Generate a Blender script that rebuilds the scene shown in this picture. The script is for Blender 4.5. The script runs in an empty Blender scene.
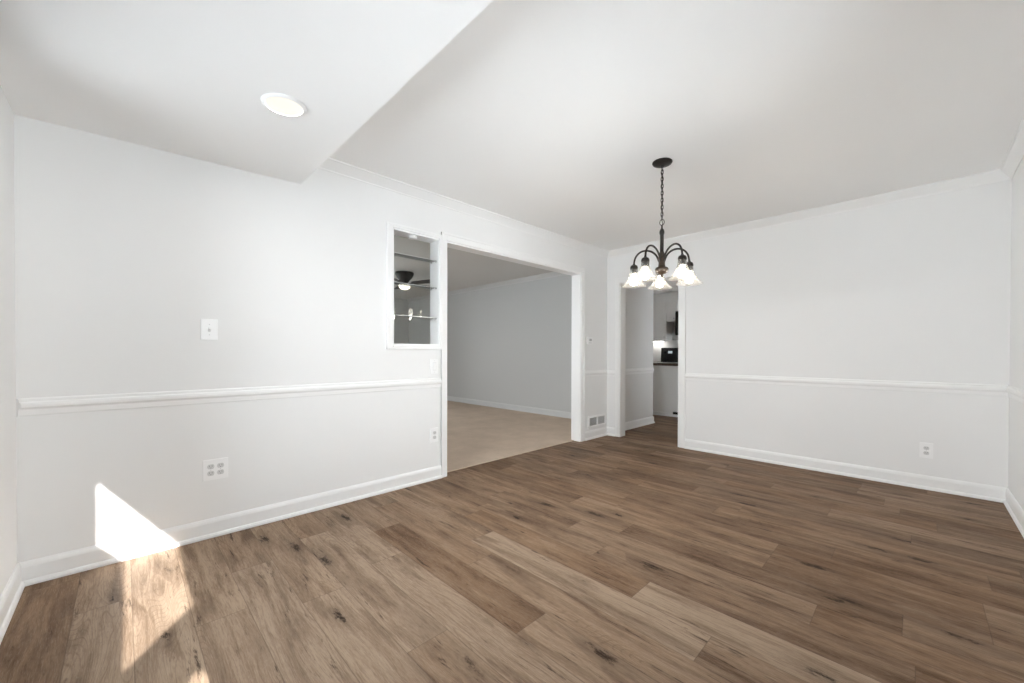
import bpy, bmesh, math, random
from mathutils import Matrix, Vector
random.seed(7)
sc = bpy.context.scene
COL = sc.collection

# ---------------------------------------------------------------- camera
cd = bpy.data.cameras.new('camera')
cam = bpy.data.objects.new('camera', cd); COL.objects.link(cam)
F_PX, YAW, PITCH, ROLL = 397.18, 0.78729, -0.0079, 0.0023
cd.sensor_fit = 'HORIZONTAL'; cd.sensor_width = 36.0
cd.lens = 36.0 * F_PX / 1024.0
cd.shift_x = -7.12 / 1024.0; cd.shift_y = 15.27 / 1024.0
cd.clip_start = 0.02; cd.clip_end = 200
R0 = Vector((math.cos(YAW), math.sin(YAW), 0)); F0 = Vector((-math.sin(YAW), math.cos(YAW), 0)); Z0 = Vector((0, 0, 1))
FW = F0 * math.cos(PITCH) + Z0 * math.sin(PITCH); UP = Z0 * math.cos(PITCH) - F0 * math.sin(PITCH)
RT2 = R0 * math.cos(ROLL) + UP * math.sin(ROLL); UP2 = UP * math.cos(ROLL) - R0 * math.sin(ROLL)
cam.matrix_world = Matrix(((RT2.x, UP2.x, -FW.x, 2.9019), (RT2.y, UP2.y, -FW.y, 0.0), (RT2.z, UP2.z, -FW.z, 1.0722), (0, 0, 0, 1)))
sc.camera = cam

# ---------------------------------------------------------------- view, world, sun
vs = sc.view_settings
sc.display_settings.display_device = 'sRGB'
vs.view_transform = 'Standard'; vs.look = 'None'; vs.gamma = 1.0; vs.use_curve_mapping = False
vs.exposure = 0.0
sc.cycles.diffuse_bounces = 10; sc.cycles.max_bounces = 16; sc.cycles.transparent_max_bounces = 16
sc.cycles.caustics_reflective = False; sc.cycles.caustics_refractive = False

SKY = 9.0
w = bpy.data.worlds.new('overcast_sky'); sc.world = w; w.use_nodes = True
bg = w.node_tree.nodes['Background']; bg.inputs[0].default_value = (0.92, 0.96, 1.0, 1); bg.inputs[1].default_value = SKY

TAN = 0.5          # the sun travels along -x and drops TAN per metre
sl = bpy.data.lights.new('sun', 'SUN'); so = bpy.data.objects.new('sun', sl); COL.objects.link(so)
sl.energy = 31.0; sl.angle = math.radians(0.4); sl.color = (0.98, 0.985, 1.0)
so.rotation_euler = Vector((-1, 0, -TAN)).to_track_quat('-Z', 'Y').to_euler()
so.location = (8, 0, 5)

def portal(name, loc, normal, sx, sy):
    l = bpy.data.lights.new(name, 'AREA'); l.shape = 'RECTANGLE'; l.size = sx; l.size_y = sy
    l.cycles.is_portal = True
    o = bpy.data.objects.new(name, l); COL.objects.link(o); o.location = loc
    o.rotation_euler = Vector(normal).to_track_quat('-Z', 'Z' if abs(normal[2]) < .5 else 'Y').to_euler()
    return o

# ---------------------------------------------------------------- materials
def mat(name, col, rough=0.5, metal=0.0, spec=0.5, noise=0.0, nscale=3.0, bump=0.0, bscale=200.0):
    m = bpy.data.materials.new(name); m.use_nodes = True
    nt = m.node_tree; b = nt.nodes['Principled BSDF']
    b.inputs['Base Color'].default_value = (*col, 1); b.inputs['Roughness'].default_value = rough
    b.inputs['Metallic'].default_value = metal; b.inputs['Specular IOR Level'].default_value = spec
    tc = nt.nodes.new('ShaderNodeTexCoord')
    if noise:
        n = nt.nodes.new('ShaderNodeTexNoise'); n.inputs['Scale'].default_value = nscale; n.inputs['Detail'].default_value = 3
        nt.links.new(tc.outputs['Object'], n.inputs['Vector'])
        r = nt.nodes.new('ShaderNodeMapRange'); r.inputs[1].default_value = .3; r.inputs[2].default_value = .7
        r.inputs[3].default_value = 1 - noise; r.inputs[4].default_value = 1 + noise
        nt.links.new(n.outputs['Fac'], r.inputs[0])
        h = nt.nodes.new('ShaderNodeMix'); h.data_type = 'RGBA'; h.blend_type = 'MULTIPLY'; h.inputs[0].default_value = 1
        h.inputs[6].default_value = (*col, 1); nt.links.new(r.outputs[0], h.inputs[7]); nt.links.new(h.outputs[2], b.inputs['Base Color'])
    if bump:
        n = nt.nodes.new('ShaderNodeTexNoise'); n.inputs['Scale'].default_value = bscale; n.inputs['Detail'].default_value = 2
        nt.links.new(tc.outputs['Object'], n.inputs['Vector'])
        bp = nt.nodes.new('ShaderNodeBump'); bp.inputs['Strength'].default_value = bump; bp.inputs['Distance'].default_value = .002
        nt.links.new(n.outputs['Fac'], bp.inputs['Height']); nt.links.new(bp.outputs[0], b.inputs['Normal'])
    return m

def emit(name, col, strength, base=.3):
    m = bpy.data.materials.new(name); m.use_nodes = True; nt = m.node_tree; b = nt.nodes['Principled BSDF']
    b.inputs['Base Color'].default_value = (base, base, base, 1); b.inputs['Emission Color'].default_value = (*col, 1)
    b.inputs['Emission Strength'].default_value = strength
    return m

def pane_mat(name, tint=(1, 1, 1), refl=1.0, haze=0.0, ior=1.5):
    m = bpy.data.materials.new(name); m.use_nodes = True; nt = m.node_tree; nt.nodes.clear()
    out = nt.nodes.new('ShaderNodeOutputMaterial'); t = nt.nodes.new('ShaderNodeBsdfTransparent'); t.inputs[0].default_value = (*tint, 1)
    g = nt.nodes.new('ShaderNodeBsdfGlossy'); g.inputs['Roughness'].default_value = .02
    fr = nt.nodes.new('ShaderNodeFresnel'); fr.inputs[0].default_value = ior
    mu = nt.nodes.new('ShaderNodeMath'); mu.operation = 'MULTIPLY'; mu.inputs[1].default_value = refl; mu.use_clamp = True
    nt.links.new(fr.outputs[0], mu.inputs[0])
    mx = nt.nodes.new('ShaderNodeMixShader'); nt.links.new(mu.outputs[0], mx.inputs[0])
    src = t.outputs[0]
    if haze:
        d = nt.nodes.new('ShaderNodeBsdfTranslucent'); d.inputs[0].default_value = (.95, .94, .9, 1)
        d2 = nt.nodes.new('ShaderNodeBsdfDiffuse'); d2.inputs[0].default_value = (.95, .94, .9, 1)
        a = nt.nodes.new('ShaderNodeMixShader'); a.inputs[0].default_value = .5
        nt.links.new(d.outputs[0], a.inputs[1]); nt.links.new(d2.outputs[0], a.inputs[2])
        hz = nt.nodes.new('ShaderNodeMixShader'); hz.inputs[0].default_value = haze
        nt.links.new(t.outputs[0], hz.inputs[1]); nt.links.new(a.outputs[0], hz.inputs[2]); src = hz.outputs[0]
    nt.links.new(src, mx.inputs[1]); nt.links.new(g.outputs[0], mx.inputs[2]); nt.links.new(mx.outputs[0], out.inputs[0])
    return m

M_WALL = mat('wall_paint', (.85, .85, .845), .6, spec=.3, noise=.006, nscale=1.2, bump=.05, bscale=350)
M_CEIL = mat('ceiling_paint', (.93, .93, .925), .8, spec=.2, noise=.006, nscale=1.0, bump=.05, bscale=250)
M_TRIM = mat('trim_paint', (.88, .88, .875), .35, spec=.45, noise=.004, nscale=4)
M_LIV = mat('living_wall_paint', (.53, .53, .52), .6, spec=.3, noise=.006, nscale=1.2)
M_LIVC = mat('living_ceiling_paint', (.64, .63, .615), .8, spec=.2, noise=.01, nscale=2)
M_LIVTRIM = mat('living_trim_dimmed', (.60, .60, .59), .4, noise=.006, nscale=4)  # white trim made greyer, the living room's dimness put into its colour
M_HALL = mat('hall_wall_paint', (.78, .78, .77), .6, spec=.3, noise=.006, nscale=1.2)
M_PLATE = mat('white_plastic', (.91, .91, .91), .3)
M_SLOT = mat('slot_grey', (.30, .30, .30), .5)
M_SHAD = mat('outlet_face', (.66, .66, .66), .35)
M_BRONZE = mat('oil_rubbed_bronze', (.014, .011, .009), .42, spec=.3, noise=.25, nscale=60)
M_BROWN = mat('bronze_highlight', (.034, .024, .017), .36, metal=.3, noise=.2, nscale=40)
M_BLACK = mat('black_enamel', (.012, .011, .011), .25)
M_FAN = mat('fan_dark_brown', (.010, .009, .008), .5, spec=.2)
M_BLADE = mat('fan_blade_wood', (.012, .010, .009), .5, spec=.2, noise=.2, nscale=20)
M_CAB = mat('cabinet_paint', (.84, .835, .82), .4, noise=.01, nscale=3)
M_COUNTER = mat('brown_stone', (.07, .045, .032), .3, noise=.5, nscale=45)
M_SPLASH = mat('backsplash', (.85, .85, .84), .3, noise=.02, nscale=15)
M_STEEL = mat('brushed_steel', (.5, .5, .5), .35, metal=.9)
M_DISPLAY = emit('clock_display', (.75, .85, .9), .45)
M_BULB = emit('lit_bulb', (1.0, .93, .82), 16.0)
M_LED = emit('lit_led_panel', (1.0, .955, .84), .95, .1)
M_FANLIGHT = emit('lit_fan_globe', (1.0, .92, .78), 2.2)
M_SHADE = pane_mat('seeded_glass', (.99, .985, .97), .5, haze=.062)
M_PANE = pane_mat('clear_pane', (.97, .98, .98), 1.0)
M_NICHE = pane_mat('niche_pane', (.92, .93, .92), .5)
M_SHELF = pane_mat('shelf_glass', (.95, .965, .96), .8)
M_GLASSEDGE = mat('shelf_edge', (.70, .72, .71), .15)
M_GRILLE = mat('grille_shadow', (.50, .50, .50), .6)
M_GROUND = mat('pale_concrete', (.645, .67, .69), .9, noise=.06, nscale=2)

def carpet_mat():
    m = mat('beige_carpet', (.50, .385, .305), .95, spec=.1, bump=.5, bscale=260)
    nt = m.node_tree; b = nt.nodes['Principled BSDF']; tc = nt.nodes.new('ShaderNodeTexCoord')
    n = nt.nodes.new('ShaderNodeTexNoise'); n.inputs['Scale'].default_value = 2.5; n.inputs['Detail'].default_value = 8; n.inputs['Roughness'].default_value = .75
    nt.links.new(tc.outputs['Object'], n.inputs['Vector'])
    r = nt.nodes.new('ShaderNodeValToRGB'); e = r.color_ramp.elements
    e[0].position = .3; e[0].color = (.54, .43, .335, 1); e[1].position = .7; e[1].color = (.67, .545, .435, 1)
    nt.links.new(n.outputs['Fac'], r.inputs[0]); nt.links.new(r.outputs[0], b.inputs['Base Color'])
    return m
M_CARPET = carpet_mat()

def floor_mat():
    m = bpy.data.materials.new('oak_vinyl_planks'); m.use_nodes = True; nt = m.node_tree; L = nt.links; N = nt.nodes
    b = N['Principled BSDF']
    def node(t, **k):
        n = N.new(t)
        for a, v in k.items(): setattr(n, a, v)
        return n
    def math_(op, a, bb=None, clamp=False):
        n = node('ShaderNodeMath', operation=op); n.use_clamp = clamp
        for i, v in enumerate((a, bb)):
            if v is None: continue
            if isinstance(v, (int, float)): n.inputs[i].default_value = v
            else: L.new(v, n.inputs[i])
        return n.outputs[0]
    def mixc(fac, a, bb, blend='MIX'):
        n = node('ShaderNodeMix', data_type='RGBA', blend_type=blend)
        for i, v in ((0, fac), (6, a), (7, bb)):
            if isinstance(v, (int, float)): n.inputs[i].default_value = v
            elif isinstance(v, tuple): n.inputs[i].default_value = (*v, 1)
            else: L.new(v, n.inputs[i])
        return n.outputs[2]
    def ramp(src, lo, hi, clamp=True):
        n = node('ShaderNodeMapRange'); n.interpolation_type = 'SMOOTHSTEP'
        n.inputs[1].default_value = lo; n.inputs[2].default_value = hi; L.new(src, n.inputs[0]); return n.outputs[0]
    tone = node('ShaderNodeAttribute', attribute_name='tone').outputs['Fac']
    seed = node('ShaderNodeAttribute', attribute_name='seed').outputs['Fac']
    uv = node('ShaderNodeUVMap', uv_map='plank').outputs[0]
    sx = node('ShaderNodeSeparateXYZ'); L.new(uv, sx.inputs[0]); U, V = sx.outputs[0], sx.outputs[1]
    def coord(su, sv, so, warp=None):
        c = node('ShaderNodeCombineXYZ')
        L.new(math_('MULTIPLY', U, su), c.inputs[0])
        v = V if warp is None else math_('ADD', V, warp)
        L.new(math_('MULTIPLY', v, sv), c.inputs[1]); L.new(math_('MULTIPLY', seed, so), c.inputs[2]); return c.outputs[0]
    def noise(vec, detail=4, rough=.6, scale=1.0, dist=0.0):
        n = node('ShaderNodeTexNoise'); n.inputs['Scale'].default_value = scale; n.inputs['Detail'].default_value = detail
        n.inputs['Roughness'].default_value = rough; n.inputs['Distortion'].default_value = dist; L.new(vec, n.inputs['Vector']); return n.outputs['Fac']
    # slow warp makes the grain wander and loop round the knots
    w1 = noise(coord(1.3, 5, 91), 2, .5)
    warp = math_('MULTIPLY', math_('SUBTRACT', w1, .5), .09)
    broad = noise(coord(.8, 11, 37, warp), 3, .6)             # wide streaks along the board
    blot = noise(coord(2.6, 15, 67, warp), 4, .6)             # smoky patches
    streak = noise(coord(2.4, 70, 53, warp), 6, .72)          # grain streaks
    fibre = noise(coord(14, 210, 19, warp), 3, .8)            # short fibres
    fine = noise(coord(30, 420, 17), 2, .8)                   # pores
    # cathedral lines: iso-lines of a stretched field
    cath = noise(coord(.9, 7.5, 71), 1, .4)
    rings = math_('ABSOLUTE', math_('SINE', math_('MULTIPLY', cath, 120)))
    ringmask = math_('MULTIPLY', ramp(noise(coord(.6, 4, 23), 1), .50, .60), ramp(fibre, .38, .56))
    # knots
    vo = node('ShaderNodeTexVoronoi'); vo.inputs['Scale'].default_value = 1.0; L.new(coord(2.4, 8, 131, math_('MULTIPLY', math_('SUBTRACT', streak, .5), .05)), vo.inputs['Vector'])
    vo.inputs['Randomness'].default_value = 1.0
    rr = node('ShaderNodeSeparateColor'); L.new(vo.outputs['Color'], rr.inputs[0])
    keep = ramp(rr.outputs[0], .30, .34)
    size = node('ShaderNodeMapRange'); L.new(rr.outputs[1], size.inputs[0]); size.inputs[3].default_value = .8; size.inputs[4].default_value = 1.9
    rag = math_('MULTIPLY', math_('SUBTRACT', noise(coord(24, 60, 11), 5, .8), .5), .55)
    dk = math_('MULTIPLY', math_('ADD', vo.outputs['Distance'], rag), size.outputs[0])
    core = math_('MULTIPLY', math_('SUBTRACT', 1.0, ramp(dk, .03, .20)), keep)
    halo = math_('MULTIPLY', math_('SUBTRACT', 1.0, ramp(dk, .10, .70)), keep)
    # dark dashes along the grain
    dash = ramp(noise(coord(5.0, 46, 201, warp), 5, .72), .56, .68)
    dashz = math_('MULTIPLY', dash, ramp(noise(coord(1.3, 9, 301, warp), 2), .43, .57))
    base = node('ShaderNodeValToRGB'); L.new(tone, base.inputs[0]); e = base.color_ramp.elements
    e[0].position = 0; e[0].color = (.138, .082, .048, 1); e[1].position = 1; e[1].color = (.44, .330, .238, 1)
    for p, c in ((.35, (.242, .150, .090)), (.7, (.335, .232, .156))):
        q = base.color_ramp.elements.new(p); q.color = (*c, 1)
    c = base.outputs[0]
    # a little greyness differing from board to board
    wn = node('ShaderNodeTexWhiteNoise', noise_dimensions='1D'); L.new(seed, wn.inputs['W'])
    c = mixc(math_('MULTIPLY', wn.outputs['Value'], .35), c, (.30, .225, .168))
    c = mixc(math_('MULTIPLY', math_('SUBTRACT', 1.0, ramp(broad, .30, .52)), .45), c, (.42, .36, .32), 'MULTIPLY')
    c = mixc(math_('MULTIPLY', math_('SUBTRACT', 1.0, ramp(blot, .33, .52)), .55), c, (.40, .34, .30), 'MULTIPLY')
    c = mixc(math_('MULTIPLY', ramp(blot, .52, .72), .30), c, (.44, .33, .24))
    c = mixc(math_('MULTIPLY', math_('SUBTRACT', 1.0, ramp(streak, .34, .54)), .38), c, (.42, .37, .33), 'MULTIPLY')
    c = mixc(math_('MULTIPLY', math_('SUBTRACT', 1.0, ramp(fibre, .36, .56)), .34), c, (.50, .45, .41), 'MULTIPLY')
    c = mixc(math_('MULTIPLY', ramp(fine, .50, .68), .16), c, (.56, .46, .38))
    c = mixc(math_('MULTIPLY', math_('MULTIPLY', math_('SUBTRACT', 1.0, ramp(rings, .0, .5)), ringmask), .40), c, (.38, .33, .30), 'MULTIPLY')
    c = mixc(math_('MULTIPLY', dashz, .82), c, (.050, .032, .022))
    c = mixc(math_('MULTIPLY', halo, .42), c, (.105, .068, .046))
    c = mixc(math_('MULTIPLY', core, .92), c, (.026, .017, .012))
    # seams
    ev = math_('MINIMUM', V, math_('SUBTRACT', 0.173, V))
    ulen = node('ShaderNodeAttribute', attribute_name='length').outputs['Fac']
    eu = math_('MINIMUM', U, math_('SUBTRACT', ulen, U))
    edge = math_('MINIMUM', ev, eu)
    seam = math_('SUBTRACT', 1.0, ramp(edge, .0006, .0022))
    c = mixc(math_('MULTIPLY', seam, .40), c, (.07, .05, .037))
    L.new(c, b.inputs['Base Color'])
    ro = node('ShaderNodeMapRange'); L.new(streak, ro.inputs[0]); ro.inputs[3].default_value = .50; ro.inputs[4].default_value = .38
    L.new(ro.outputs[0], b.inputs['Roughness']); b.inputs['Specular IOR Level'].default_value = .03
    bp = node('ShaderNodeBump'); bp.inputs['Strength'].default_value = .10; bp.inputs['Distance'].default_value = .0012
    L.new(math_('SUBTRACT', streak, math_('MULTIPLY', seam, .8)), bp.inputs['Height']); L.new(bp.outputs[0], b.inputs['Normal'])
    return m
M_FLOOR = floor_mat()

# ---------------------------------------------------------------- mesh helpers
def finish(name, bm, m, parent=None, smooth=False, loc=None, rot=None):
    bmesh.ops.recalc_face_normals(bm, faces=bm.faces)
    me = bpy.data.meshes.new(name); bm.to_mesh(me); bm.free()
    ms = m if isinstance(m, (list, tuple)) else [m]
    for x in ms: me.materials.append(x)
    if smooth:
        for p in me.polygons: p.use_smooth = True
        me.set_sharp_from_angle(angle=math.radians(40))
    o = bpy.data.objects.new(name, me); COL.objects.link(o)
    if parent is not None: o.parent = parent
    if loc is not None: o.location = loc
    if rot is not None: o.rotation_euler = rot
    return o
def tag(o, label, cat, group=None):
    o['label'] = label; o['category'] = cat
    if group: o['group'] = group
    return o
def thing(name, label, cat, loc=(0, 0, 0), rz=0.0, group=None):
    o = bpy.data.objects.new(name, None); COL.objects.link(o); o.empty_display_size = .1
    o.location = loc; o.rotation_euler = (0, 0, rz); return tag(o, label, cat, group)
def struct(o): o['kind'] = 'structure'; return o

def box(bm, x0, x1, y0, y1, z0, z1, bev=0.0, mi=0):
    r = bmesh.ops.create_cube(bm, size=1.0, matrix=Matrix.Translation(((x0 + x1) / 2, (y0 + y1) / 2, (z0 + z1) / 2)) @ Matrix.Diagonal((abs(x1 - x0), abs(y1 - y0), abs(z1 - z0), 1)))
    vs_ = r['verts']; fs = {f for v in vs_ for f in v.link_faces}
    for f in fs: f.material_index = mi
    if bev > 0:
        es = {e for v in vs_ for e in v.link_edges}
        bmesh.ops.bevel(bm, geom=list(es), offset=bev, segments=2, affect='EDGES', profile=.6)
def box_obj(name, dims, m, parent=None, bev=0.0):
    bm = bmesh.new(); box(bm, *dims, bev=bev); return finish(name, bm, m, parent)
def lathe(bm, prof, seg=32, axis_at=(0, 0), wave=None):
    """revolve (r, z) pairs about a vertical axis"""
    rings = []
    for i, (r, z) in enumerate(prof):
        if r < 1e-6: rings.append([bm.verts.new((axis_at[0], axis_at[1], z))]); continue
        ring = []
        for k in range(seg):
            a = 2 * math.pi * k / seg; rr = r * (1 + (wave(i, a) if wave else 0))
            ring.append(bm.verts.new((axis_at[0] + rr * math.cos(a), axis_at[1] + rr * math.sin(a), z)))
        rings.append(ring)
    for a, b_ in zip(rings[:-1], rings[1:]):
        if len(a) == 1 and len(b_) == 1: continue
        for k in range(seg):
            k2 = (k + 1) % seg
            if len(a) == 1: bm.faces.new((a[0], b_[k], b_[k2]))
            elif len(b_) == 1: bm.faces.new((a[k], a[k2], b_[0]))
            else: bm.faces.new((a[k], a[k2], b_[k2], b_[k]))
def tube(bm, pts, r, seg=10, caps=True, closed=False):
    pts = [Vector(p) for p in pts]; n = len(pts); rings = []; up = None
    for i, p in enumerate(pts):
        if closed: t = (pts[(i + 1) % n] - pts[i - 1]).normalized()
        else: t = (pts[min(i + 1, n - 1)] - pts[max(i - 1, 0)]).normalized()
        if up is None: up = Vector((0, 0, 1)) if abs(t.z) < .9 else Vector((1, 0, 0))
        s = t.cross(up)
        if s.length < 1e-4: s = t.orthogonal()
        s.normalize(); up = s.cross(t).normalized()
        rr = r[i] if isinstance(r, (list, tuple)) else r
        rings.append([bm.verts.new(p + (s * math.cos(2 * math.pi * k / seg) + up * math.sin(2 * math.pi * k / seg)) * rr) for k in range(seg)])
    for i in range(n if closed else n - 1):
        a, b_ = rings[i], rings[(i + 1) % n]
        for k in range(seg): bm.faces.new((a[k], a[(k + 1) % seg], b_[(k + 1) % seg], b_[k]))
    if caps and not closed: bm.faces.new(rings[0][::-1]); bm.faces.new(rings[-1])
def prism(bm, poly, fn, d):
    """poly of 2-D points; fn(a, b, t) -> xyz for t 0 and d"""
    A = [bm.verts.new(fn(a, b_, 0)) for a, b_ in poly]; B = [bm.verts.new(fn(a, b_, d)) for a, b_ in poly]
    bm.faces.new(A); bm.faces.new(B[::-1])
    for i in range(len(A)): j = (i + 1) % len(A); bm.faces.new((A[i], B[i], B[j], A[j]))
def sweep(bm, prof, p0, p1, out, m0=0.0, m1=0.0):
    """profile of (out, z) swept from p0 to p1; m0/m1 lengthen the ends per unit of out (mitres)"""
    p0, p1, out = Vector(p0), Vector(p1), Vector(out); t = (p1 - p0).normalized()
    A = [bm.verts.new(p0 + out * o + Z0 * z - t * (o * m0)) for o, z in prof]
    B = [bm.verts.new(p1 + out * o + Z0 * z + t * (o * m1)) for o, z in prof]
    for i in range(len(A)): j = (i + 1) % len(A); bm.faces.new((A[i], A[j], B[j], B[i]))
    bm.faces.new(A); bm.faces.new(B[::-1])
def wall_grid(name, axis, t0, t1, a0, a1, z0, z1, holes, m, parent=None):
    """a wall slab with rectangular holes. axis 'x': slab between x=t0..t1, a is y. axis 'y': slab y=t0..t1, a is x."""
    As = sorted({a0, a1, *[h[0] for h in holes], *[h[1] for h in holes]}); Zs = sorted({z0, z1, *[h[2] for h in holes], *[h[3] for h in holes]})
    As = [a for a in As if a0 <= a <= a1]; Zs = [z for z in Zs if z0 <= z <= z1]
    P = (lambda a, z, t: (t, a, z)) if axis == 'x' else (lambda a, z, t: (a, t, z))
    solid = {}
    for i in range(len(As) - 1):
        for j in range(len(Zs) - 1):
            ca, cz = (As[i] + As[i + 1]) / 2, (Zs[j] + Zs[j + 1]) / 2
            solid[i, j] = not any(h[0] < ca < h[1] and h[2] < cz < h[3] for h in holes)
    bm = bmesh.new(); cache = {}
    def v(a, z, t):
        k = (a, z, t)
        if k not in cache: cache[k] = bm.verts.new(P(a, z, t))
        return cache[k]
    for (i, j), s in solid.items():
        if not s: continue
        a, b_, c, d = As[i], As[i + 1], Zs[j], Zs[j + 1]
        for t in (t0, t1): bm.faces.new((v(a, c, t), v(b_, c, t), v(b_, d, t), v(a, d, t)))
        for (di, dj), (q0, q1) in {(-1, 0): ((a, c), (a, d)), (1, 0): ((b_, c), (b_, d)), (0, -1): ((a, c), (b_, c)), (0, 1): ((a, d), (b_, d))}.items():
            if not solid.get((i + di, j + dj), False): bm.faces.new((v(*q0, t0), v(*q1, t0), v(*q1, t1), v(*q0, t1)))
    return struct(finish(name, bm, m, parent))

# ---------------------------------------------------------------- dimensions (metres; x right of the left wall, y into the room)
W, D, N_, S = 3.370, 4.530, -0.348, 0.837
HC = 2.407; SOF0, SOF1 = 2.147, 2.194
LX = -0.115                      # living-room face of the left wall
OY0, OY1, OZ = 1.991, 3.945, 2.050        # opening to the living room
NY0, NY1, NZ0, NZ1 = 1.492, 1.928, 1.138, 2.055   # display niche
DX0, DX1, DZ = 0.189, 0.965, 1.985        # doorway in the back wall
BT = 0.115                      # back wall thickness
LIVY, LIVH = 5.215, 2.455

# ---------------------------------------------------------------- floors
def plank_floor():
    pitch, off = 0.173, 0.022
    bm = bmesh.new(); uvl = bm.loops.layers.uv.new('plank'); tones, seeds, lens = [], [], []
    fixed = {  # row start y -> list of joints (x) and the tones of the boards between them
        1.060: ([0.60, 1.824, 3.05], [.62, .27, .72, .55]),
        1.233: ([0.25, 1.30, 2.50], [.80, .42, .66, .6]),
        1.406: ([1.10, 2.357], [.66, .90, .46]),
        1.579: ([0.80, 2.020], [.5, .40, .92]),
        0.887: ([0.95, 2.20], [.86, .80, .58]),  # from this row toward the window: brighter daylight put into paler tones
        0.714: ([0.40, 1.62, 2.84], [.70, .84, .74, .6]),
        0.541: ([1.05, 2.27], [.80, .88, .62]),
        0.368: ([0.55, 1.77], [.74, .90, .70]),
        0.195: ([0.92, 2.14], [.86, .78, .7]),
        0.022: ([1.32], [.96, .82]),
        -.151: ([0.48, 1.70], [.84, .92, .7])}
    y = off - 4 * pitch
    while y < 8.6:
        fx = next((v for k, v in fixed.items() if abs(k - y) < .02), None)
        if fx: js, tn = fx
        else:
            js = []; x = -1.9 + random.random() * 1.2
            while x < 3.5: js.append(x); x += random.choice((1.22, 1.22, 1.22, .75, .95))
            tn = None
        xs = [-2.0] + [j for j in js if -1.95 < j < 3.45] + [3.5]; last = .5
        for i in range(len(xs) - 1):
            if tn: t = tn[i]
            else:
                t = (.08 + .52 * random.betavariate(2, 2))  # random rows kept darker, the weaker far light put into their tone
                while abs(t - last) < .06: t = .06 + .58 * random.random()
                last = t
            q = [(xs[i], y), (xs[i + 1], y), (xs[i + 1], y + pitch), (xs[i], y + pitch)]
            f = bm.faces.new([bm.verts.new((a, b_, 0)) for a, b_ in q]); ln = xs[i + 1] - xs[i]
            for lp, c in zip(f.loops, ((0, 0), (ln, 0), (ln, pitch), (0, pitch))): lp[uvl].uv = c
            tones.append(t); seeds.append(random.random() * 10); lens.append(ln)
        y += pitch
    me = bpy.data.meshes.new('floor'); bm.to_mesh(me); bm.free(); me.materials.append(M_FLOOR)
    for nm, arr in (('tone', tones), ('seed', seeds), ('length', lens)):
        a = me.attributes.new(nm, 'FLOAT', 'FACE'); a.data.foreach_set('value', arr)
    o = bpy.data.objects.new('floor', me); COL.objects.link(o); return struct(o)
plank_floor()
struct(box_obj('floor_subfloor', (-6.6, 3.6, -0.6, 8.7, -.2, -.004), M_GROUND))
bm = bmesh.new(); box(bm, -6.5, -.083, OY0 - .02, OY1 + .02, -.003, .007); box(bm, -6.5, LX, N_, OY0 - .02, -.003, .007); box(bm, -6.5, LX, OY1 + .02, LIVY + .02, -.003, .007)
struct(finish('floor_carpet', bm, M_CARPET))
struct(box_obj('ground', (-30, 40, -30, 40, -.5, -.35), M_GROUND))

# ---------------------------------------------------------------- walls and ceilings
WX0, WX1, WZ0, WZ1 = 0.53, 2.45, 0.14, 2.10          # front window, behind the camera
RY0, RY1, RZ0, RZ1 = 0.37, 2.05, 0.84, 2.06          # added side window beside the camera, evens the room light
wall_grid('wall_left', 'x', LX, 0, N_ - .15, D + BT, 0, 2.75, [(OY0, OY1, -.1, OZ), (NY0, NY1, NZ0, NZ1)], M_WALL)
wall_grid('wall_back', 'y', D, D + BT, 0, W + .15, 0, 2.75, [(DX0, DX1, -.1, DZ)], M_WALL)
wall_grid('wall_front', 'y', N_ - .15, N_, 0, W + .15, 0, 2.75, [(WX0, WX1, WZ0, WZ1)], M_WALL)
wall_grid('wall_right', 'x', W, W + .15, N_ - .15, D + BT, 0, 2.75, [(-.17, .30, .95, 2.25), (RY0, RY1, RZ0, RZ1)], M_WALL)
struct(box_obj('ceiling', (LX, W + .15, S, D + BT, HC, HC + .2), M_CEIL))
bm = bmesh.new()
prism(bm, [(N_ - .15, SOF0), (S, SOF1), (S, HC + .2), (N_ - .15, HC + .2)], lambda a, b_, t: (LX + t, a, b_), W - LX)
struct(finish('ceiling_soffit', bm, M_CEIL))

# trim profiles (out, z)
P_BASE = [(0, 0), (.024, 0), (.024, .010), (.019, .021), (.013, .024), (.013, .084), (.010, .096), (.005, .106), (0, .108)]
P_RAIL = [(0, .778), (.004, .778), (.006, .784), (.007, .808), (.010, .814), (.015, .819), (.016, .830), (.014, .840), (.009, .845), (.008, .856), (.004, .861), (0, .862)]
P_CROWN = [(0, -.072), (.006, -.072), (.009, -.062), (.022, -.046), (.040, -.026), (.052, -.012), (.060, -.009), (.060, 0), (0, 0)]
def run(name, prof, segs, z=0.0, m=None):
    bm = bmesh.new()
    for p0, p1, out, m0, m1 in segs: sweep(bm, prof, (*p0, z), (*p1, z), (*out, 0), m0, m1)
    return struct(finish(name, bm, m or M_TRIM))
CL0, CL1 = 1.937, 4.020                       # outer edges of the casing on the left wall
DC0, DC1 = 0.130, 1.040                            # outer edges of the doorway casing
run('baseboard_left', P_BASE, [((0, N_), (0, CL0), (1, 0), -1, 0), ((0, CL1), (0, D), (1, 0), 0, -1)])
run('baseboard_back', P_BASE, [((0, D), (DC0, D), (0, -1), -1, 0), ((DC1, D), (W, D), (0, -1), 0, -1)])
run('baseboard_right', P_BASE, [((W, N_), (W, D), (-1, 0), -1, -1)])
run('baseboard_front', P_BASE, [((0, N_), (W, N_), (0, 1), -1, -1)])
run('trim_1', P_RAIL, [((0, N_), (0, CL0), (1, 0), -1, 0), ((0, CL1), (0, D), (1, 0), 0, -1)])
run('trim_2', P_RAIL, [((0, D), (DC0, D), (0, -1), -1, 0), ((DC1, D), (W, D), (0, -1), 0, -1)], z=-.008)
run('trim_3', P_RAIL, [((W, RY1 + .08), (W, D), (-1, 0), 0, -1)], z=-.008)
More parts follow.
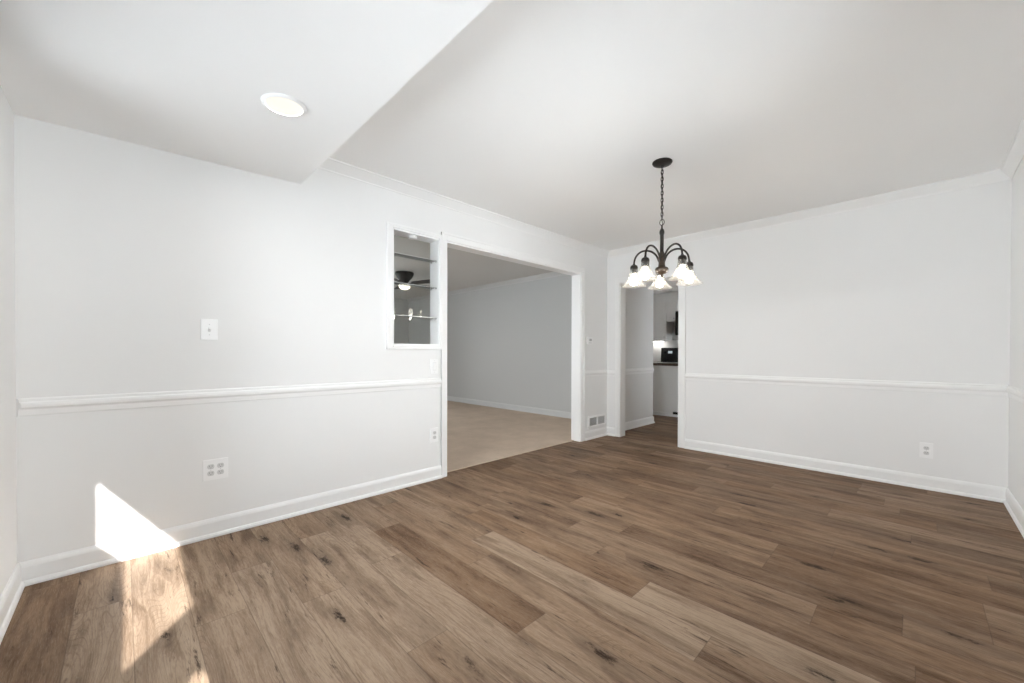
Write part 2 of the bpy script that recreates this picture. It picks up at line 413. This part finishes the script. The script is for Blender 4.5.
run('trim_4', P_CROWN, [((0, S), (0, D), (1, 0), 0, -1), ((0, D), (W, D), (0, -1), -1, -1), ((W, S), (W, D), (-1, 0), 0, -1)], z=HC)

def casing(name, axis, face, sign, a0, a1, z1, w0, w1, wt, zb=0.0, th=.018, sill=None):
    """flat casing with a raised outer band round an opening a0..a1, top z1, widths w0, w1, wt"""
    bm = bmesh.new()
    def bx(a, b_, c, d, t): 
        t0, t1 = sorted((face, face + sign * t))
        if axis == 'x': box(bm, t0, t1, a, b_, c, d, bev=.003)
        else: box(bm, a, b_, t0, t1, c, d, bev=.003)
    bx(a0 - w0, a0, zb, z1 + wt, th * .8); bx(a1, a1 + w1, zb, z1 + wt, th * .8); bx(a0, a1, z1, z1 + wt, th * .8)
    o = .018
    bx(a0 - w0, a0 - w0 + o, zb, z1 + wt, th); bx(a1 + w1 - o, a1 + w1, zb, z1 + wt, th); bx(a0 - w0 + o, a1 + w1 - o, z1 + wt - o, z1 + wt, th)
    if sill:
        bx(a0, a1, zb, zb + sill, th * .8)
        bx(a0 - w0 + o, a1 + w1 - o, zb, zb + .014, th)
    return bm
def jamb(bm, axis, t0, t1, a0, a1, z1, th=.012, zb=0.0, sill=False):
    def bx(a, b_, c, d):
        if axis == 'x': box(bm, t0, t1, a, b_, c, d)
        else: box(bm, a, b_, t0, t1, c, d)
    bx(a0 - .001, a0 + th, zb, z1); bx(a1 - th, a1 + .001, zb, z1); bx(a0 + th, a1 - th, z1 - th, z1 + .001)
    if sill: bx(a0 + th, a1 - th, zb - .001, zb + th)
bm = casing('trim_5', 'x', 0, 1, OY0, OY1, OZ, OY0 - CL0, CL1 - OY1, .068)
jamb(bm, 'x', LX - .012, .002, OY0, OY1, OZ); struct(finish('trim_5', bm, M_TRIM))
bm = casing('trim_6', 'y', D, -1, DX0, DX1, DZ, DX0 - DC0, DC1 - DX1, .060)
jamb(bm, 'y', D - .002, D + BT + .012, DX0, DX1, DZ); struct(finish('trim_6', bm, M_TRIM))
# display niche: frame on the dining side, lined box
bm = casing('trim_7', 'x', 0, 1, NY0, NY1, NZ1, .052, CL0 - NY1 - .001, .034, zb=NZ0 - .034, th=.016, sill=.034)
jamb(bm, 'x', LX - .022, .001, NY0, NY1, NZ1, th=.012, zb=NZ0, sill=True); struct(finish('trim_7', bm, M_TRIM))
struct(box_obj('window_1', (-.134, -.129, NY0 + .010, NY1 - .010, NZ0 + .010, NZ1 - .010), M_NICHE))

# windows out of view that let the daylight in
def window(name, axis, t, a0, a1, z0, z1, nm, bars):
    bm = bmesh.new(); d = .05
    def bx(a, b_, c, e, tt=d):
        if axis == 'x': box(bm, t - tt / 2, t + tt / 2, a, b_, c, e)
        else: box(bm, a, b_, t - tt / 2, t + tt / 2, c, e)
    f = .05
    bx(a0, a1, z0, z0 + f); bx(a0, a1, z1 - f, z1); bx(a0, a0 + f, z0 + f, z1 - f); bx(a1 - f, a1, z0 + f, z1 - f)
    for k in range(1, bars): x = a0 + (a1 - a0) * k / bars; bx(x - .025, x + .025, z0 + f, z1 - f)
    bx(a0 + f, a1 - f, (z0 + z1) / 2 - .018, (z0 + z1) / 2 + .018, .04)
    o = struct(finish(name, bm, M_TRIM))
    bm = bmesh.new()
    if axis == 'x': box(bm, t - .003, t + .003, a0 + f, a1 - f, z0 + f, z1 - f)
    else: box(bm, a0 + f, a1 - f, t - .003, t + .003, z0 + f, z1 - f)
    struct(finish('window_pane', bm, M_PANE, o))
    return o
window('window_2', 'y', N_ - .08, WX0, WX1, WZ0, WZ1, '', 3)
window('added_side_window', 'x', W + .08, RY0, RY1, RZ0, RZ1, '', 2)  # added unseen window, lights the left wall and ceiling more evenly
portal('daylight_side', (W + .01, (RY0 + RY1) / 2, (RZ0 + RZ1) / 2), (-1, 0, 0), RY1 - RY0, RZ1 - RZ0)
portal('daylight_front', ((WX0 + WX1) / 2, N_ - .01, (WZ0 + WZ1) / 2), (0, 1, 0), WX1 - WX0, WZ1 - WZ0)
# added, unseen panel in the right wall; its cut-outs shape the sun patch
PX = W + .05
def zc(x, z): return z + TAN * (PX - x)
cut = [(-.094, zc(0, .413)), (-.094, zc(0, .107)), (-.004, zc(.02, 0)), (-.005, zc(1.03, 0)), (.204, zc(.736, 0)), (.207, zc(.017, 0)), (.206, zc(0, .005))]
blob = [(.169 + .027 * math.cos(a), zc(1.262, 0) + .032 * math.sin(a)) for a in [2 * math.pi * k / 20 for k in range(20)]]
cu = bpy.data.curves.new('sun_mask_panel', 'CURVE'); cu.dimensions = '2D'; cu.fill_mode = 'BOTH'; cu.extrude = .004
for poly in ([(-.19, .93), (.32, .93), (.32, 2.245), (-.19, 2.245)], cut, blob):
    s = cu.splines.new('POLY'); s.points.add(len(poly) - 1); s.use_cyclic_u = True
    for p, (a, b_) in zip(s.points, poly): p.co = (a, b_, 0, 1)
cu.materials.append(M_TRIM)
o = bpy.data.objects.new('sun_mask_panel', cu); COL.objects.link(o); struct(o)
o.matrix_world = Matrix(((0, 0, 1, PX), (1, 0, 0, 0), (0, 1, 0, 0), (0, 0, 0, 1)))
struct(box_obj('sun_dimmer', (PX - .012, PX - .008, -.165, .295, .955, 2.225), pane_mat('sun_dimming_pane', (.72, .71, .69), 1.0)))  # added tinted pane, dims the sun passing through the cut-outs

# added, unseen slab that blocks the sun from the added side window
struct(box_obj('sun_blocker', (W + .15, W + 3.5, .36, D + .6, 2.30, 2.42), M_TRIM))

# ---------------------------------------------------------------- living room beyond the opening
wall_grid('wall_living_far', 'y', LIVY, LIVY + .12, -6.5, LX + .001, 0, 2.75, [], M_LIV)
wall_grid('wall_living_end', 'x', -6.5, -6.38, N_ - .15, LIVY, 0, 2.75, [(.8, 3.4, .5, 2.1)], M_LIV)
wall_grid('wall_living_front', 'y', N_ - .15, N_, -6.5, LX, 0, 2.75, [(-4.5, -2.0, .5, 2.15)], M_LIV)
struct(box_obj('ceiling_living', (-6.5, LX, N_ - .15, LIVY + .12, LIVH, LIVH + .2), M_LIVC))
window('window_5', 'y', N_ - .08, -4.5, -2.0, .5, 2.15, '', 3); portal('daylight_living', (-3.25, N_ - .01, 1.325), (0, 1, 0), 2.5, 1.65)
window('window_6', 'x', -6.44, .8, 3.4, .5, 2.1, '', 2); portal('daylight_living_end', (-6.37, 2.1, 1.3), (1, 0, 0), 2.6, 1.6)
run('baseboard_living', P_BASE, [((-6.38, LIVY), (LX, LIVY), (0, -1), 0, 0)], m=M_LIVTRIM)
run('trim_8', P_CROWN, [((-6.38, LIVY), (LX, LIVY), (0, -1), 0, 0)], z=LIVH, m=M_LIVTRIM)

# ---------------------------------------------------------------- hall and kitchen beyond the doorway
HY1 = 5.83
wall_grid('wall_hall', 'x', LX, 0.0, D + BT, HY1, 0, 2.75, [], M_HALL)
run('baseboard_hall', P_BASE, [((0, D + BT), (0, HY1), (1, 0), 0, 1), ((0, HY1), (LX, HY1), (0, 1), 1, 0)])
run('trim_9', P_RAIL, [((0, D + BT), (0, HY1), (1, 0), 0, 0)])
KX0, KX1, KY = -1.9, 2.4, 8.36
wall_grid('wall_kitchen_back', 'y', KY, KY + .12, KX0, KX1, 0, 2.75, [], M_SPLASH)
wall_grid('wall_kitchen_left', 'x', KX0 - .12, KX0, LIVY + .12, KY + .12, 0, 2.75, [], M_HALL)
wall_grid('wall_kitchen_right', 'x', KX1, KX1 + .12, D + BT, KY + .12, 0, 2.75, [(6.75, 7.9, .4, 2.2)], M_HALL)
wall_grid('wall_kitchen_front', 'y', HY1 - .12, HY1, KX0, LX, 0, 2.75, [], M_HALL)
bm = bmesh.new(); box(bm, LX, KX1 + .12, D + BT, LIVY + .12, HC, HC + .2); box(bm, KX0, KX1 + .12, LIVY + .12, KY + .12, HC, HC + .2); struct(finish('ceiling_kitchen', bm, M_CEIL))
window('window_7', 'x', KX1 + .06, 6.75, 7.9, .4, 2.2, '', 2); portal('daylight_kitchen', (KX1 - .01, 7.325, 1.3), (-1, 0, 0), 1.15, 1.8)

# peninsula: base with plain white back, worktop of its own
t = thing('base_cabinet', 'off-white kitchen peninsula cabinet under the dark worktop beyond the doorway', 'cabinet', (-.6, 6.65, 0))
bm = bmesh.new(); box(bm, -.60, 1.35, 0, .58, .06, .868); box(bm, -.57, 1.32, .02, .56, 0, .061); finish('body', bm, M_CAB, t)
bm = bmesh.new(); sweep(bm, [(0, 0), (.014, 0), (.014, .055), (0, .065)], (-.60, 0, 0), (.63, 0, 0), (0, -1, 0)); finish('plinth', bm, M_TRIM, t)
bm = bmesh.new(); box(bm, .635, 1.35, -.006, .01, .10, .868, bev=.002); finish('panel', bm, M_CAB, t)
bm = bmesh.new(); box(bm, .56, .70, -.018, -.005, .045, .085, bev=.002); finish('toe_grille', bm, M_BLACK, t)['label'] = 'small black grille in the plinth'
o = box_obj('worktop', (-1.23, .78, 6.60, 7.30, .869, .915), M_COUNTER, bev=.006); tag(o, 'dark brown stone worktop on the peninsula cabinet', 'worktop')
# wall units on the far kitchen wall
def wall_unit(label, x0, x1, z0, z1, ndoor):
    c = thing('wall_cabinet', label, 'cabinet', ((x0 + x1) / 2, KY, z0), group='kitchen wall cabinets'); hw = (x1 - x0) / 2
    bm = bmesh.new(); box(bm, -hw, hw, -.32, -.001, 0, z1 - z0); finish('body', bm, M_CAB, c)
    for k in range(ndoor):
        a = -hw + 2 * hw * k / ndoor + .004; b_ = -hw + 2 * hw * (k + 1) / ndoor - .004
        bm = bmesh.new(); box(bm, a, b_, -.340, -.321, .004, z1 - z0 - .004, bev=.002)
        f = .055
        box(bm, a + f, b_ - f, -.343, -.339, f, z1 - z0 - f, bev=.001)
        d = finish('door', bm, M_CAB, c)
        bm = bmesh.new(); lathe(bm, [(0, 0), (.006, 0), (.006, .014), (.012, .018), (.012, .024), (0, .028)], 12)
        bmesh.ops.rotate(bm, verts=bm.verts, matrix=Matrix.Rotation(math.radians(90), 3, 'X')); bmesh.ops.translate(bm, verts=bm.verts, vec=(b_ - .03, -.340, .06))
        finish('knob', bm, M_STEEL, d, True)
    return c
wall_unit('tall off-white wall cabinet left of the black microwave', -1.56, -.805, 1.365, 2.15, 2)
wall_unit('short off-white wall cabinet hung higher beside the black microwave', -.800, -.60, 1.745, 2.15, 1)
wall_unit('off-white wall cabinet above the black microwave', -.598, .16, 1.945, 2.15, 2)
o = box_obj('splash_panel', (-.795, -.602, KY - .06, KY - .001, 1.365, 1.744), M_STEEL); tag(o, 'grey steel panel under the short kitchen wall cabinet', 'panel')
t = thing('microwave', 'black over-range microwave seen past the doorway edge', 'microwave', (-.21, KY, 1.46))
bm = bmesh.new(); box(bm, -.385, .385, -.38, -.001, 0, .483, bev=.006); finish('body', bm, M_BLACK, t)
bm = bmesh.new(); box(bm, -.380, .20, -.40, -.381, .03, .45, bev=.004); d = finish('door', bm, M_BLACK, t)
bm = bmesh.new(); tube(bm, [(.17, -.40, .06), (.17, -.43, .08), (.17, -.43, .40), (.17, -.40, .42)], .008); finish('handle', bm, M_STEEL, d, True)
t = thing('kitchen_range', 'black range whose control backguard shows above the worktop', 'stove', (-.66, KY, 0))
bm = bmesh.new(); box(bm, -.38, .38, -.66, -.001, 0, .905, bev=.006); finish('body', bm, M_BLACK, t)
bm = bmesh.new(); prism(bm, [(-.09, .90), (-.001, .90), (-.001, 1.205), (-.06, 1.205)], lambda a, b_, q: (-.38 + q, a, b_), .76); g = finish('backguard', bm, M_BLACK, t)
bm = bmesh.new(); prism(bm, [(-.0835, 1.085), (-.078, 1.085), (-.073, 1.135), (-.0785, 1.135)], lambda a, b_, q: (-.22 + q, a, b_), .09); finish('clock_display', bm, M_DISPLAY, g)
for k in range(4):
    bm = bmesh.new(); lathe(bm, [(0, 0), (.02, 0), (.017, .022), (0, .022)], 16)
    bmesh.ops.rotate(bm, verts=bm.verts, matrix=Matrix.Rotation(math.radians(84), 3, 'X')); bmesh.ops.translate(bm, verts=bm.verts, vec=((-.30, -.25, .10, .20)[k], -.079, 1.11)); finish('knob', bm, M_BLACK, g, True)
for k, (a, b_) in enumerate(((-.18, -.2), (.18, -.2), (-.18, -.48), (.18, -.48))):
    bm = bmesh.new(); lathe(bm, [(0, .905), (.09, .905), (.09, .912), (.075, .914), (0, .914)], 24, (a, b_)); finish('burner', bm, M_BLACK, t, True)
bm = bmesh.new(); box(bm, -.36, .36, -.685, -.661, .22, .80, bev=.006); d = finish('oven_door', bm, M_BLACK, t)
bm = bmesh.new(); tube(bm, [(-.30, -.685, .74), (-.30, -.72, .74), (.30, -.72, .74), (.30, -.685, .74)], .010); finish('handle', bm, M_STEEL, d, True)
o = thing('base_cabinet', 'off-white base cabinet beside the black range on the far kitchen wall', 'cabinet', (-1.45, KY, 0))
bm = bmesh.new(); box(bm, -.44, .405, -.60, -.001, .09, .868); box(bm, -.44, .405, -.54, -.001, 0, .09); finish('body', bm, M_CAB, o)
for k in range(2):
    bm = bmesh.new(); box(bm, -.43 + .42 * k, -.02 + .42 * k, -.62, -.601, .10, .86, bev=.002); d = finish('door', bm, M_CAB, o)
    bm = bmesh.new(); box(bm, -.06 + .06 * k * 1.5, -.04 + .06 * k * 1.5, -.635, -.62, .72, .80, bev=.003); finish('handle', bm, M_STEEL, d)
o = box_obj('worktop', (-1.895, -1.043, KY - .63, KY - .001, .869, .905), M_COUNTER, bev=.005); tag(o, 'short dark worktop left of the black range', 'worktop')
# added lamp, none known there; makes the bright spot on the backsplash
t = thing('backsplash_fill_lamp', 'added lamp strip brightening the backsplash under the tall kitchen wall cabinet', 'lamp', (-1.15, KY - .12, 1.365))
box_obj('housing', (-.20, .20, -.04, .04, -.022, -.001), M_PLATE, t, bev=.003); box_obj('diffuser', (-.18, .18, -.03, .03, -.028, -.0225), emit('lit_strip', (1, .97, .92), 14.0), t)

# ---------------------------------------------------------------- chandelier
t = thing('chandelier', 'five-arm dark bronze chandelier with bell glass shades hanging from the ceiling', 'chandelier', (1.638, 2.66, 0))
bm = bmesh.new(); lathe(bm, [(0, HC - .001), (.066, HC - .001), (.067, HC - .006), (.062, HC - .014), (.040, HC - .022), (.014, HC - .027), (.010, HC - .036), (0, HC - .036)], 36); finish('canopy', bm, M_BRONZE, t, True)
bm = bmesh.new(); ztop, zbot = HC - .034, 2.008; n = 15
for i in range(n):
    zc_ = ztop + (zbot - ztop) * (i + .5) / n; hl = (ztop - zbot) / n * .5 + .006; pts = []
    for k in range(16):
        a = 2 * math.pi * k / 16; cx_, sz_ = .0085 * math.cos(a), hl * math.sin(a)
        pts.append((cx_, 0, zc_ + sz_) if i % 2 else (0, cx_, zc_ + sz_))
    tube(bm, pts, .0023, 6, closed=True)
finish('chain', bm, M_BRONZE, t, True)
bm = bmesh.new(); tube(bm, [(.004 * math.sin(k * .9), .004 * math.cos(k * .9), ztop + (1.94 - ztop) * k / 40) for k in range(41)], .0022, 6); finish('cord', bm, M_BRONZE, t, True)
bm = bmesh.new(); tube(bm, [(.0165 * math.cos(2 * math.pi * k / 24), 0, 1.988 + .020 * math.sin(2 * math.pi * k / 24)) for k in range(24)], .0026, 8, closed=True); finish('ring', bm, M_BROWN, t, True)
bm = bmesh.new(); lathe(bm, [(0, 1.968), (.005, 1.966), (.006, 1.945), (.012, 1.938), (.0165, 1.925), (.0165, 1.913), (.0125, 1.900), (.0125, 1.760), (.015, 1.752), (0, 1.750)], 24); finish('stem', bm, M_BRONZE, t, True)
bm = bmesh.new(); lathe(bm, [(r, z + .018) for r, z in [(0, 1.770), (.013, 1.768), (.018, 1.752), (.021, 1.72), (.022, 1.680), (.024, 1.662), (.040, 1.655), (.046, 1.643), (.043, 1.628), (.030, 1.616), (.013, 1.610), (.008, 1.602), (.011, 1.596), (.008, 1.588), (0, 1.584)]], 28); finish('hub', bm, M_BROWN, t, True)
RAD = .195; B0 = math.atan2(.903, -.429) + .07; ZS = .026
def bulb_bm():
    bm = bmesh.new(); lathe(bm, [(0, 1.541), (.011, 1.5425), (.021, 1.547), (.027, 1.557), (.029, 1.570), (.027, 1.585), (.022, 1.599), (.014, 1.611), (.012, 1.628), (0, 1.628)], 20); return bm
for k in range(5):
    a = B0 + 2 * math.pi * k / 5; ca, sa = math.cos(a), math.sin(a)
    P = lambda r, z: (r * ca, r * sa, z + ZS)
    pts = [P(.018, 1.690)]
    # cubic from the hub, up and over, then down into the holder
    c0, c1, c2, c3 = Vector((.020, 1.690)), Vector((.035, 1.800)), Vector((.195, 1.822)), Vector((.195, 1.688))
    for i in range(1, 25):
        u = i / 24; q = c0 * (1 - u) ** 3 + c1 * 3 * u * (1 - u) ** 2 + c2 * 3 * u * u * (1 - u) + c3 * u ** 3; pts.append(P(q.x, q.y))
    bm = bmesh.new(); tube(bm, pts, .0066, 10); finish('arm', bm, M_BRONZE, t, True)
    bm = bmesh.new(); at = (RAD * ca, RAD * sa)
    lathe(bm, [(0, 1.700), (.007, 1.699), (.010, 1.690), (.022, 1.684), (.027, 1.672), (.0275, 1.660), (.022, 1.656), (.022, 1.630), (.018, 1.626), (0, 1.626)], 22, at); bmesh.ops.translate(bm, verts=bm.verts, vec=(0, 0, ZS)); h = finish('socket', bm, M_BRONZE, t, True)
    bm = bulb_bm(); bmesh.ops.translate(bm, verts=bm.verts, vec=(at[0], at[1], ZS)); finish('bulb', bm, M_BULB, h, True)
    l = bpy.data.lights.new('chandelier_lamp', 'POINT'); l.energy = 3.4; l.shadow_soft_size = .02; l.color = (1.0, .94, .85)
    lo = bpy.data.objects.new('chandelier_lamp', l); COL.objects.link(lo); lo.parent = t; lo.location = (at[0], at[1], 1.530 + ZS)
    bm = bmesh.new(); flute = lambda i, ang: .018 * math.cos(12 * ang) * min(1, i / 9)
    prof = [(.025, 1.658), (.027, 1.652), (.028, 1.640), (.031, 1.622), (.038, 1.600), (.048, 1.578), (.062, 1.558), (.078, 1.545), (.091, 1.537)]
    lathe(bm, prof + [(r - .0022, z - .0004) for r, z in prof[::-1]], 48, at, flute)
    bmesh.ops.translate(bm, verts=bm.verts, vec=(0, 0, ZS)); finish('lamp_shade', bm, M_SHADE, t, True)

# ---------------------------------------------------------------- recessed light in the soffit
slope = math.atan2(SOF1 - SOF0, S - N_)
t = thing('recessed_light', 'round white recessed LED light, lit, in the lowered ceiling', 'ceiling light', (.895, .514, SOF0 + (.514 - N_) / (S - N_) * (SOF1 - SOF0)))
t.rotation_euler = (slope, 0, 0)
bm = bmesh.new(); lathe(bm, [(.070, -.004), (.073, -.009), (.084, -.006), (.089, -.0005), (.070, -.0005)], 48); 
finish('trim_ring', bm, M_PLATE, t, True)
bm = bmesh.new(); lathe(bm, [(0, -.005), (.0705, -.005), (.0705, -.001), (0, -.001)], 48); finish('lens', bm, M_LED, t, True)
l = bpy.data.lights.new('recessed_lamp', 'AREA'); l.shape = 'DISK'; l.size = .135; l.energy = 3.0; l.color = (1.0, .96, .90)
lo = bpy.data.objects.new('recessed_lamp', l); COL.objects.link(lo); lo.parent = t; lo.location = (0, 0, -.007)

# ---------------------------------------------------------------- switches, sockets, thermostat, vent (built in local y-z, facing +x)
def plate(name, label, cat, loc, rz, wd, ht, kind, gangs=1, group=None):
    o = thing(name, label, cat, loc, rz, group)
    bm = bmesh.new(); box(bm, .0003, .0062, -wd / 2, wd / 2, -ht / 2, ht / 2, bev=.0012); finish('cover_plate', bm, M_PLATE, o)
    for g in range(gangs):
        cy = (g - (gangs - 1) / 2) * .046
        if kind == 'outlet':
            for s in (-1, 1):
                bm = bmesh.new(); zc_ = s * .0195
                poly = [(cy + .0165 * math.cos(q) * 1.0, zc_ + max(-.0135, min(.0135, .0175 * math.sin(q)))) for q in [2 * math.pi * i / 28 for i in range(28)]]
                prism(bm, poly, lambda a, b_, q: (.0055 + q, a, b_), .0022); r = finish('receptacle', bm, M_SHAD, o)
                for a in (-.0062, .0062):
                    bm = bmesh.new(); box(bm, .0074, .0080, cy + a - .0013, cy + a + .0013, zc_ - .001, zc_ + .0075); finish('slot', bm, M_SLOT, r)
                bm = bmesh.new(); poly = [(cy + .0026 * math.cos(q), zc_ - .0068 + .0026 * math.sin(q)) for q in [2 * math.pi * i / 12 for i in range(12)]]
                prism(bm, poly, lambda a, b_, q: (.0074 + q, a, b_), .0006); finish('slot', bm, M_SLOT, r)
            screws = [0]
        elif kind == 'toggle':
            bm = bmesh.new(); box(bm, .0055, .0068, cy - .0055, cy + .0055, -.0125, .0125); r = finish('toggle_surround', bm, M_SHAD, o)
            bm = bmesh.new(); prism(bm, [(.006, -.008), (.006, .004), (.017, .011), (.019, .006)], lambda a, b_, q: (a, cy - .0042 + q, b_), .0084); finish('toggle', bm, M_PLATE, r)
            screws = [-.030, .030]
        else:
            bm = bmesh.new(); box(bm, .0055, .0075, cy - .0165, cy + .0165, -.033, .033, bev=.0006); r = finish('rocker_surround', bm, M_SHAD, o)
            bm = bmesh.new(); prism(bm, [(.0070, -.030), (.0085, -.030), (.0085, 0), (.0118, .030), (.0070, .030)], lambda a, b_, q: (a, cy - .0145 + q, b_), .029); finish('rocker', bm, M_PLATE, r)
            screws = [-.048, .048]
        for z in screws:
            bm = bmesh.new(); poly = [(cy + .003 * math.cos(q), z + .003 * math.sin(q)) for q in [2 * math.pi * i / 12 for i in range(12)]]
            prism(bm, poly, lambda a, b_, q: (.0058 + q, a, b_), .0010); finish('screw', bm, M_SHAD, o)
    return o
plate('light_switch', 'single white toggle light switch above the rail on the bare left wall', 'light switch', (0, .353, 1.207), 0, .078, .120, 'toggle')
plate('wall_outlet', 'double-width white outlet plate with four sockets below the rail', 'outlet', (0, .380, .391), 0, .118, .120, 'outlet', 2)
plate('light_switch', 'white rocker switch plate just above the rail, under the glass-shelf niche', 'light switch', (0, 1.872, .962), 0, .074, .122, 'rocker')
plate('wall_outlet', 'white outlet low on the wall beside the wide opening casing', 'outlet', (0, 1.872, .378), 0, .074, .120, 'outlet')
plate('wall_outlet', 'white outlet low on the long back wall near the corner', 'outlet', (2.955, D, .308), -math.pi / 2, .074, .120, 'outlet')
t = thing('thermostat', 'small white thermostat between the wide opening and the doorway', 'thermostat', (0, 4.115, 1.235))
bm = bmesh.new(); box(bm, .0003, .026, -.050, .050, -.045, .045, bev=.006); finish('case', bm, M_PLATE, t)
bm = bmesh.new(); box(bm, .0255, .0275, -.020, .030, -.005, .025, bev=.0008); finish('screen', bm, M_GRILLE, t)
bm = bmesh.new(); box(bm, .0255, .0290, -.030, .030, -.032, -.022, bev=.001); finish('slider', bm, M_SHAD, t)
t = thing('return_air_grille', 'white return-air grille low on the wall beside the kitchen doorway', 'vent', (0, 4.300, .215))
bm = bmesh.new()
for a, b_, c, d in ((-.195, .195, .050, .072), (-.195, .195, -.072, -.050), (-.195, -.170, -.050, .050), (.170, .195, -.050, .050), (-.014, .014, -.050, .050)): box(bm, .0003, .012, a, b_, c, d, bev=.002)
finish('frame', bm, M_PLATE, t)
bm = bmesh.new(); box(bm, .0004, .0025, -.171, .171, -.051, .051); finish('backing', bm, M_GRILLE, t)
bm = bmesh.new()
for k in range(9):
    z = -.044 + .011 * k
    for a, b_ in ((-.171, -.0135), (.0135, .171)): prism(bm, [(.003, z), (.005, z - .001), (.011, z + .004), (.009, z + .005)], lambda p, q, s: (p, a + s, q), b_ - a)
finish('louvers', bm, mat('louver_paint', (.70, .70, .70), .4), t)

# ---------------------------------------------------------------- glass shelves in the niche
for z, nm in ((1.868, 'top glass shelf in the white wall niche, nearest its ceiling'), (1.636, 'middle glass shelf in the white wall niche'), (1.376, 'bottom glass shelf in the white wall niche, nearest its sill')):
    o = thing('glass_shelf', nm, 'shelf', (-.070, (NY0 + NY1) / 2, z), group='glass shelves in the wall niche'); hw = (NY1 - NY0) / 2 - .013
    bm = bmesh.new(); box(bm, -.056, .046, -hw, hw, 0, .003); finish('glass', bm, M_SHELF, o)
    bm = bmesh.new(); box(bm, .0462, .048, -hw, hw, 0, .003); finish('front_edge', bm, M_GLASSEDGE, o)
    for s in (-1, 1):
        for x in (-.035, .036):
            bm = bmesh.new(); lathe(bm, [(0, 0), (.005, 0), (.005, .012), (.003, .014), (0, .014)], 10); bmesh.ops.rotate(bm, verts=bm.verts, matrix=Matrix.Rotation(s * math.radians(90), 3, 'X'))
            bmesh.ops.translate(bm, verts=bm.verts, vec=(x, s * (hw + .001), -.0055)); finish('shelf_pin', bm, M_STEEL, o, True)

# ---------------------------------------------------------------- living-room ceiling things seen through the niche
FZ = LIVH
t = thing('ceiling_fan', 'dark flush-mount ceiling fan with a lit dome, seen through the niche', 'ceiling fan', (-3.30, 3.41, 0))
bm = bmesh.new(); lathe(bm, [(0, FZ - .001), (.150, FZ - .001), (.155, FZ - .02), (.148, FZ - .055), (.115, FZ - .105), (.075, FZ - .150), (.060, FZ - .175), (.062, FZ - .205), (.095, FZ - .215), (0, FZ - .215)], 36); finish('housing', bm, M_FAN, t, True)
bm = bmesh.new(); lathe(bm, [(.095, FZ - .216), (.098, FZ - .225), (.090, FZ - .260), (.060, FZ - .285), (.025, FZ - .297), (0, FZ - .299)], 32); finish('lamp_globe', bm, M_FANLIGHT, t, True)
for k in range(5):
    a = math.radians(20) + 2 * math.pi * k / 5; bm = bmesh.new()
    outl = [(.17, -.045), (.22, -.055), (.50, -.068), (.60, -.066), (.635, -.045), (.645, 0), (.635, .045), (.60, .066), (.50, .068), (.22, .055), (.17, .045)]
    prism(bm, outl, lambda p, q, s: (p, q, FZ - .195 + s - q * .20), .008)
    bmesh.ops.rotate(bm, verts=bm.verts, matrix=Matrix.Rotation(a, 3, 'Z')); bl = finish('blade', bm, M_BLADE, t)
    bm = bmesh.new(); prism(bm, [(.075, -.018), (.25, -.026), (.26, 0), (.25, .026), (.075, .018)], lambda p, q, s: (p, q, FZ - .203 + s - q * .20), .007)
    bmesh.ops.rotate(bm, verts=bm.verts, matrix=Matrix.Rotation(a, 3, 'Z')); finish('blade_iron', bm, M_FAN, bl)
t = thing('puck_light', 'small round white puck light under the top of the wall niche', 'light', (-.060, 1.700, NZ1 - .0125))
bm = bmesh.new(); lathe(bm, [(0, 0), (.034, 0), (.036, -.004), (.036, -.018), (.031, -.022), (.026, -.0215), (0, -.0215)], 32); finish('housing', bm, M_PLATE, t, True)
bm = bmesh.new(); lathe(bm, [(0, -.0217), (.025, -.0217), (.022, -.025), (0, -.026)], 24); finish('lens', bm, M_SHAD, t, True)
